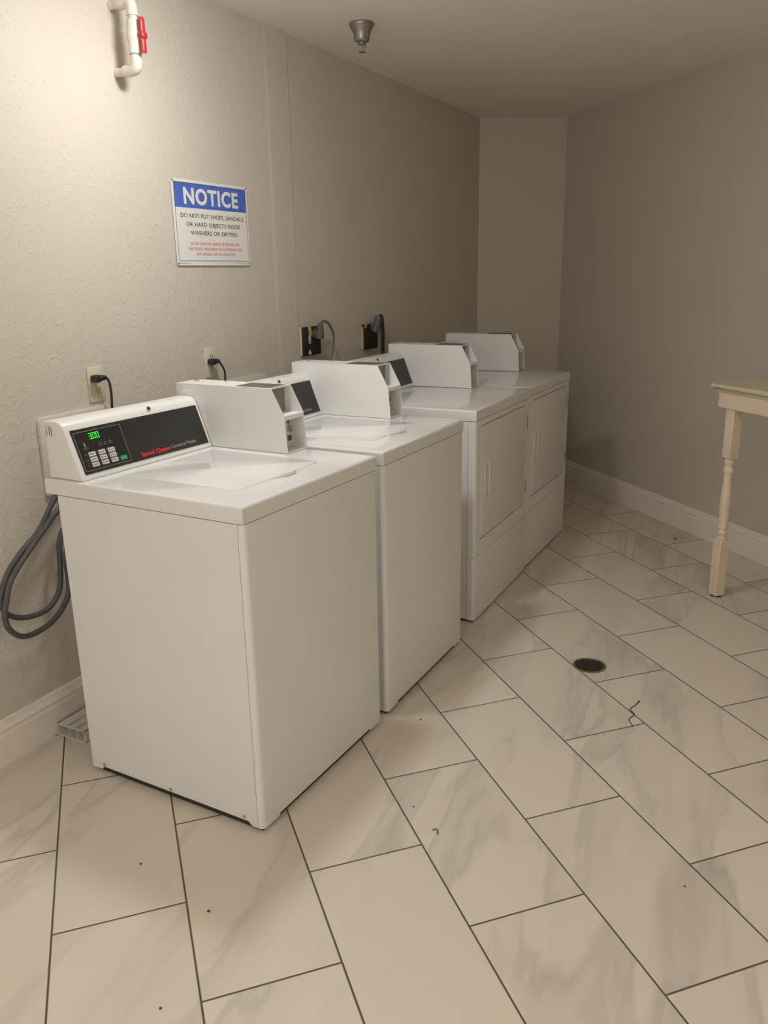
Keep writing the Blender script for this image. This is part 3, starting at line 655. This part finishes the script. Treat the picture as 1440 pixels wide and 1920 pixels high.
hose('grey rubber hose with the larger, lower loop beside the front washer', 0.077,
     [(0.175, 0.780), (0.107, 0.731), (0.042, 0.681), (-0.014, 0.635), (-0.051, 0.595), (-0.070, 0.549), (-0.083, 0.506), (-0.079, 0.466), (-0.055, 0.432), (-0.021, 0.413), (0.028, 0.411), (0.082, 0.423), (0.127, 0.452), (0.157, 0.492), (0.163, 0.542), (0.164, 0.593), (0.18, 0.64)],
     [(0.050, 0.197, 0.885), (0.12, 0.03, 0.665), (0.22, 0.05, 0.68), (0.288, 0.06, 0.69)])

# cream water pipe with red valve
t = on_wall('water_pipe', 'cream plastic water pipe with a red valve handle high on the left wall', 'pipe', 0.683)
PX = 0.090
bm = new(); tube(bm, [(0.0, 0, 2.300), (PX - 0.02, 0, 2.300)], 0.0135, 14, 1); tube(bm, [(0.0, 0, 2.106), (PX - 0.02, 0, 2.106)], 0.0135, 14, 1); tube(bm, [(PX, 0, 2.12), (PX, 0, 2.29)], 0.0140, 14, 1); obj('pipe', bm, M['pvc'], t, 50)
for z, s in ((2.106, 1), (2.300, -1)):
    bm = new(); tube(bm, [(PX - 0.050, 0, z), (PX - 0.024, 0, z), (PX - 0.008, 0, z + s * 0.004), (PX - 0.001, 0, z + s * 0.012), (PX, 0, z + s * 0.026), (PX, 0, z + s * 0.040)], 0.0182, 16, 4); obj('elbow', bm, M['pvc'], t, 50)
bm = new(); lathe(bm, [(0.014, 2.150), (0.0205, 2.151), (0.0205, 2.176), (0.0195, 2.180), (0.0220, 2.186), (0.0240, 2.200), (0.0220, 2.214), (0.0195, 2.220), (0.0205, 2.224), (0.0205, 2.248), (0.014, 2.249)], (PX, 0, 0), 20); vb = obj('valve_body', bm, M['pvc'], t, 40)
bm = new(); lathe(bm, [(0.012, 0.015), (0.012, 0.027), (0.008, 0.027), (0.008, 0.034)], (PX, 0, 2.200), 14, 'x'); obj('valve_stem', bm, M['pvc'], vb, 40)
bm = new()
tube(bm, [(PX + 0.034, 0, 2.150), (PX + 0.036, 0, 2.160), (PX + 0.036, 0, 2.182), (PX + 0.034, 0, 2.200), (PX + 0.036, 0, 2.218), (PX + 0.036, 0, 2.240), (PX + 0.034, 0, 2.250)], 0.011, 12, 4, flat=0.65)
lathe(bm, [(0.013, 0.026), (0.013, 0.044), (0.009, 0.047)], (PX, 0, 2.200), 14, 'x'); obj('valve_handle', bm, M['red'], t, 50)

# ------------------------------------------------------------------ sprinkler, drain, odds and ends
t = thing('fire_sprinkler', 'grey metal fire sprinkler hanging from the ceiling', 'sprinkler', (0.037, 1.76, CEIL))
bm = new(); lathe(bm, [(0.040, 0.0), (0.050, -0.001), (0.0515, -0.006), (0.049, -0.012), (0.041, -0.026), (0.0345, -0.038), (0.033, -0.050), (0.0325, -0.060), (0.029, -0.067), (0.021, -0.071), (0.017, -0.073), (0.017, -0.078), (0.004, -0.078)], n=32); obj('bell', bm, M['sprinkler'], t, 50)
bm = new()
for s in (-1, 1): tube(bm, [(s * 0.0115, s * 0.007, -0.076), (s * 0.0125, s * 0.0075, -0.085), (s * 0.0105, s * 0.006, -0.095), (s * 0.003, s * 0.002, -0.104)], 0.0024, 8, 4)
tube(bm, [(0, 0, -0.076), (0, 0, -0.104)], 0.0020, 8, 1); obj('frame_arms', bm, M['sprinkler'], t, 50)
bm = new(); lathe(bm, [(0.003, -0.102), (0.006, -0.104), (0.0155, -0.1055), (0.0155, -0.107), (0.002, -0.107)], n=20); obj('deflector', bm, M['sprinkler'], t, 40)

t = thing('floor_drain', 'round metal floor drain with a grate set in the tiles', 'drain', (1.209, 1.388, 0))
bm = new(); lathe(bm, [(0.063, 0.0), (0.063, 0.0022), (0.061, 0.003), (0.0545, 0.003), (0.0535, 0.0008)], n=48, cap=False); obj('rim', bm, M['rim'], t, 40)
bm = new(); lathe(bm, [(0.054, 0.0002), (0.054, 0.0009), (0.001, 0.0009)], n=48)
g = 0.0105
for i in range(-5, 6):
    L_ = math.sqrt(max(0, 0.0525 ** 2 - (i * g) ** 2))
    if L_ > 0.01:
        box(bm, i * g - 0.0018, i * g + 0.0018, -L_, L_, 0.0007, 0.0030, 0.0006, 1); box(bm, -L_, L_, i * g - 0.0018, i * g + 0.0018, 0.0007, 0.0030, 0.0006, 1)
gr = obj('grate', bm, M['bronze'], t, 30); gr.rotation_euler = (0, 0, 0.2)

t = thing('black_thread', 'short crinkled black thread lying on the tiles near the drain', 'thread', (1.44, 1.1, 0))
bm = new(); tube(bm, [(1.440 - 1.44, 1.192 - 1.1, 0.003), (1.434 - 1.44, 1.160 - 1.1, 0.002), (1.425 - 1.44, 1.126 - 1.1, 0.002), (1.446 - 1.44, 1.096 - 1.1, 0.002), (1.437 - 1.44, 1.060 - 1.1, 0.002), (1.448 - 1.44, 1.036 - 1.1, 0.002), (1.461 - 1.44, 1.018 - 1.1, 0.002)], 0.0013, 8, 6)
obj('strand', bm, M['thread'], t, 60)
bm = new(); lathe(bm, [(0.001, 0), (0.003, 0.001), (0.003, 0.004), (0.001, 0.005)], (0, 0.094, 0), 10); obj('knot', bm, M['thread'], t, 60)

t = thing('plastic_duct', 'white hollow plastic channel lying on the floor behind the front washer', 'duct', (-0.216, 0.086, 0), WALL_ROT)
bm = new(); w, h, k, L_ = 0.124, 0.042, 0.003, 0.60
for b_ in ((0, w, 0, k), (0, w, h - k, h)): box(bm, b_[0], b_[1], 0, L_, b_[2], b_[3])
for x in (0, w - k, 0.044, 0.082): box(bm, x, x + k, 0 if x in (0, w - k) else 0.004, L_, 0, h)
obj('channel', bm, M['duct'], t, 0)

bits = [((1.116, 0.226), 0.006, 'curled brown leaf bit on the open floor in front of the second washer'),
        ((1.011, 0.297), 0.003, 'tiny dark crumb beside the front washer, just left of the curled leaf bit'),
        ((0.815, 0.730), 0.0035, 'dark speck on the tiles right by the foot of the second washer'),
        ((1.745, 0.331), 0.003, 'tiny black crumb alone on the tile at the lower right'),
        ((0.762, -0.290), 0.004, 'dark crumb on the tile just in front of the front washer corner'),
        ((0.495, -0.246), 0.0035, 'brown crumb beside the side panel of the front washer'),
        ((0.855, -0.547), 0.003, 'tiny black crumb nearest the bottom edge of the picture'),
        ((1.204, 3.130), 0.007, 'small brown crumb near the right wall baseboard')]
for i, (p, s, lab) in enumerate(bits):
    random.seed(i + 5); bm = new()
    if i == 0:
        tube(bm, [(-0.012, 0.004, 0.0015), (-0.006, 0.010, 0.003), (0.002, 0.008, 0.0035), (0.004, 0.0, 0.002), (0.010, -0.004, 0.0015)], 0.0014, 6, 4)
    else:
        bmesh.ops.create_icosphere(bm, subdivisions=2, radius=s)
        for v in bm.verts: v.co = Vector((v.co.x * random.uniform(0.8, 1.3), v.co.y * random.uniform(0.7, 1.2), max(0.0, v.co.z * 0.6 + s * 0.4)))
    o = obj('floor_crumb', bm, M['crumb'], None, 60); o.location = (*p, 0.0); tag(o, lab, 'crumb', 'crumbs on the floor tiles')
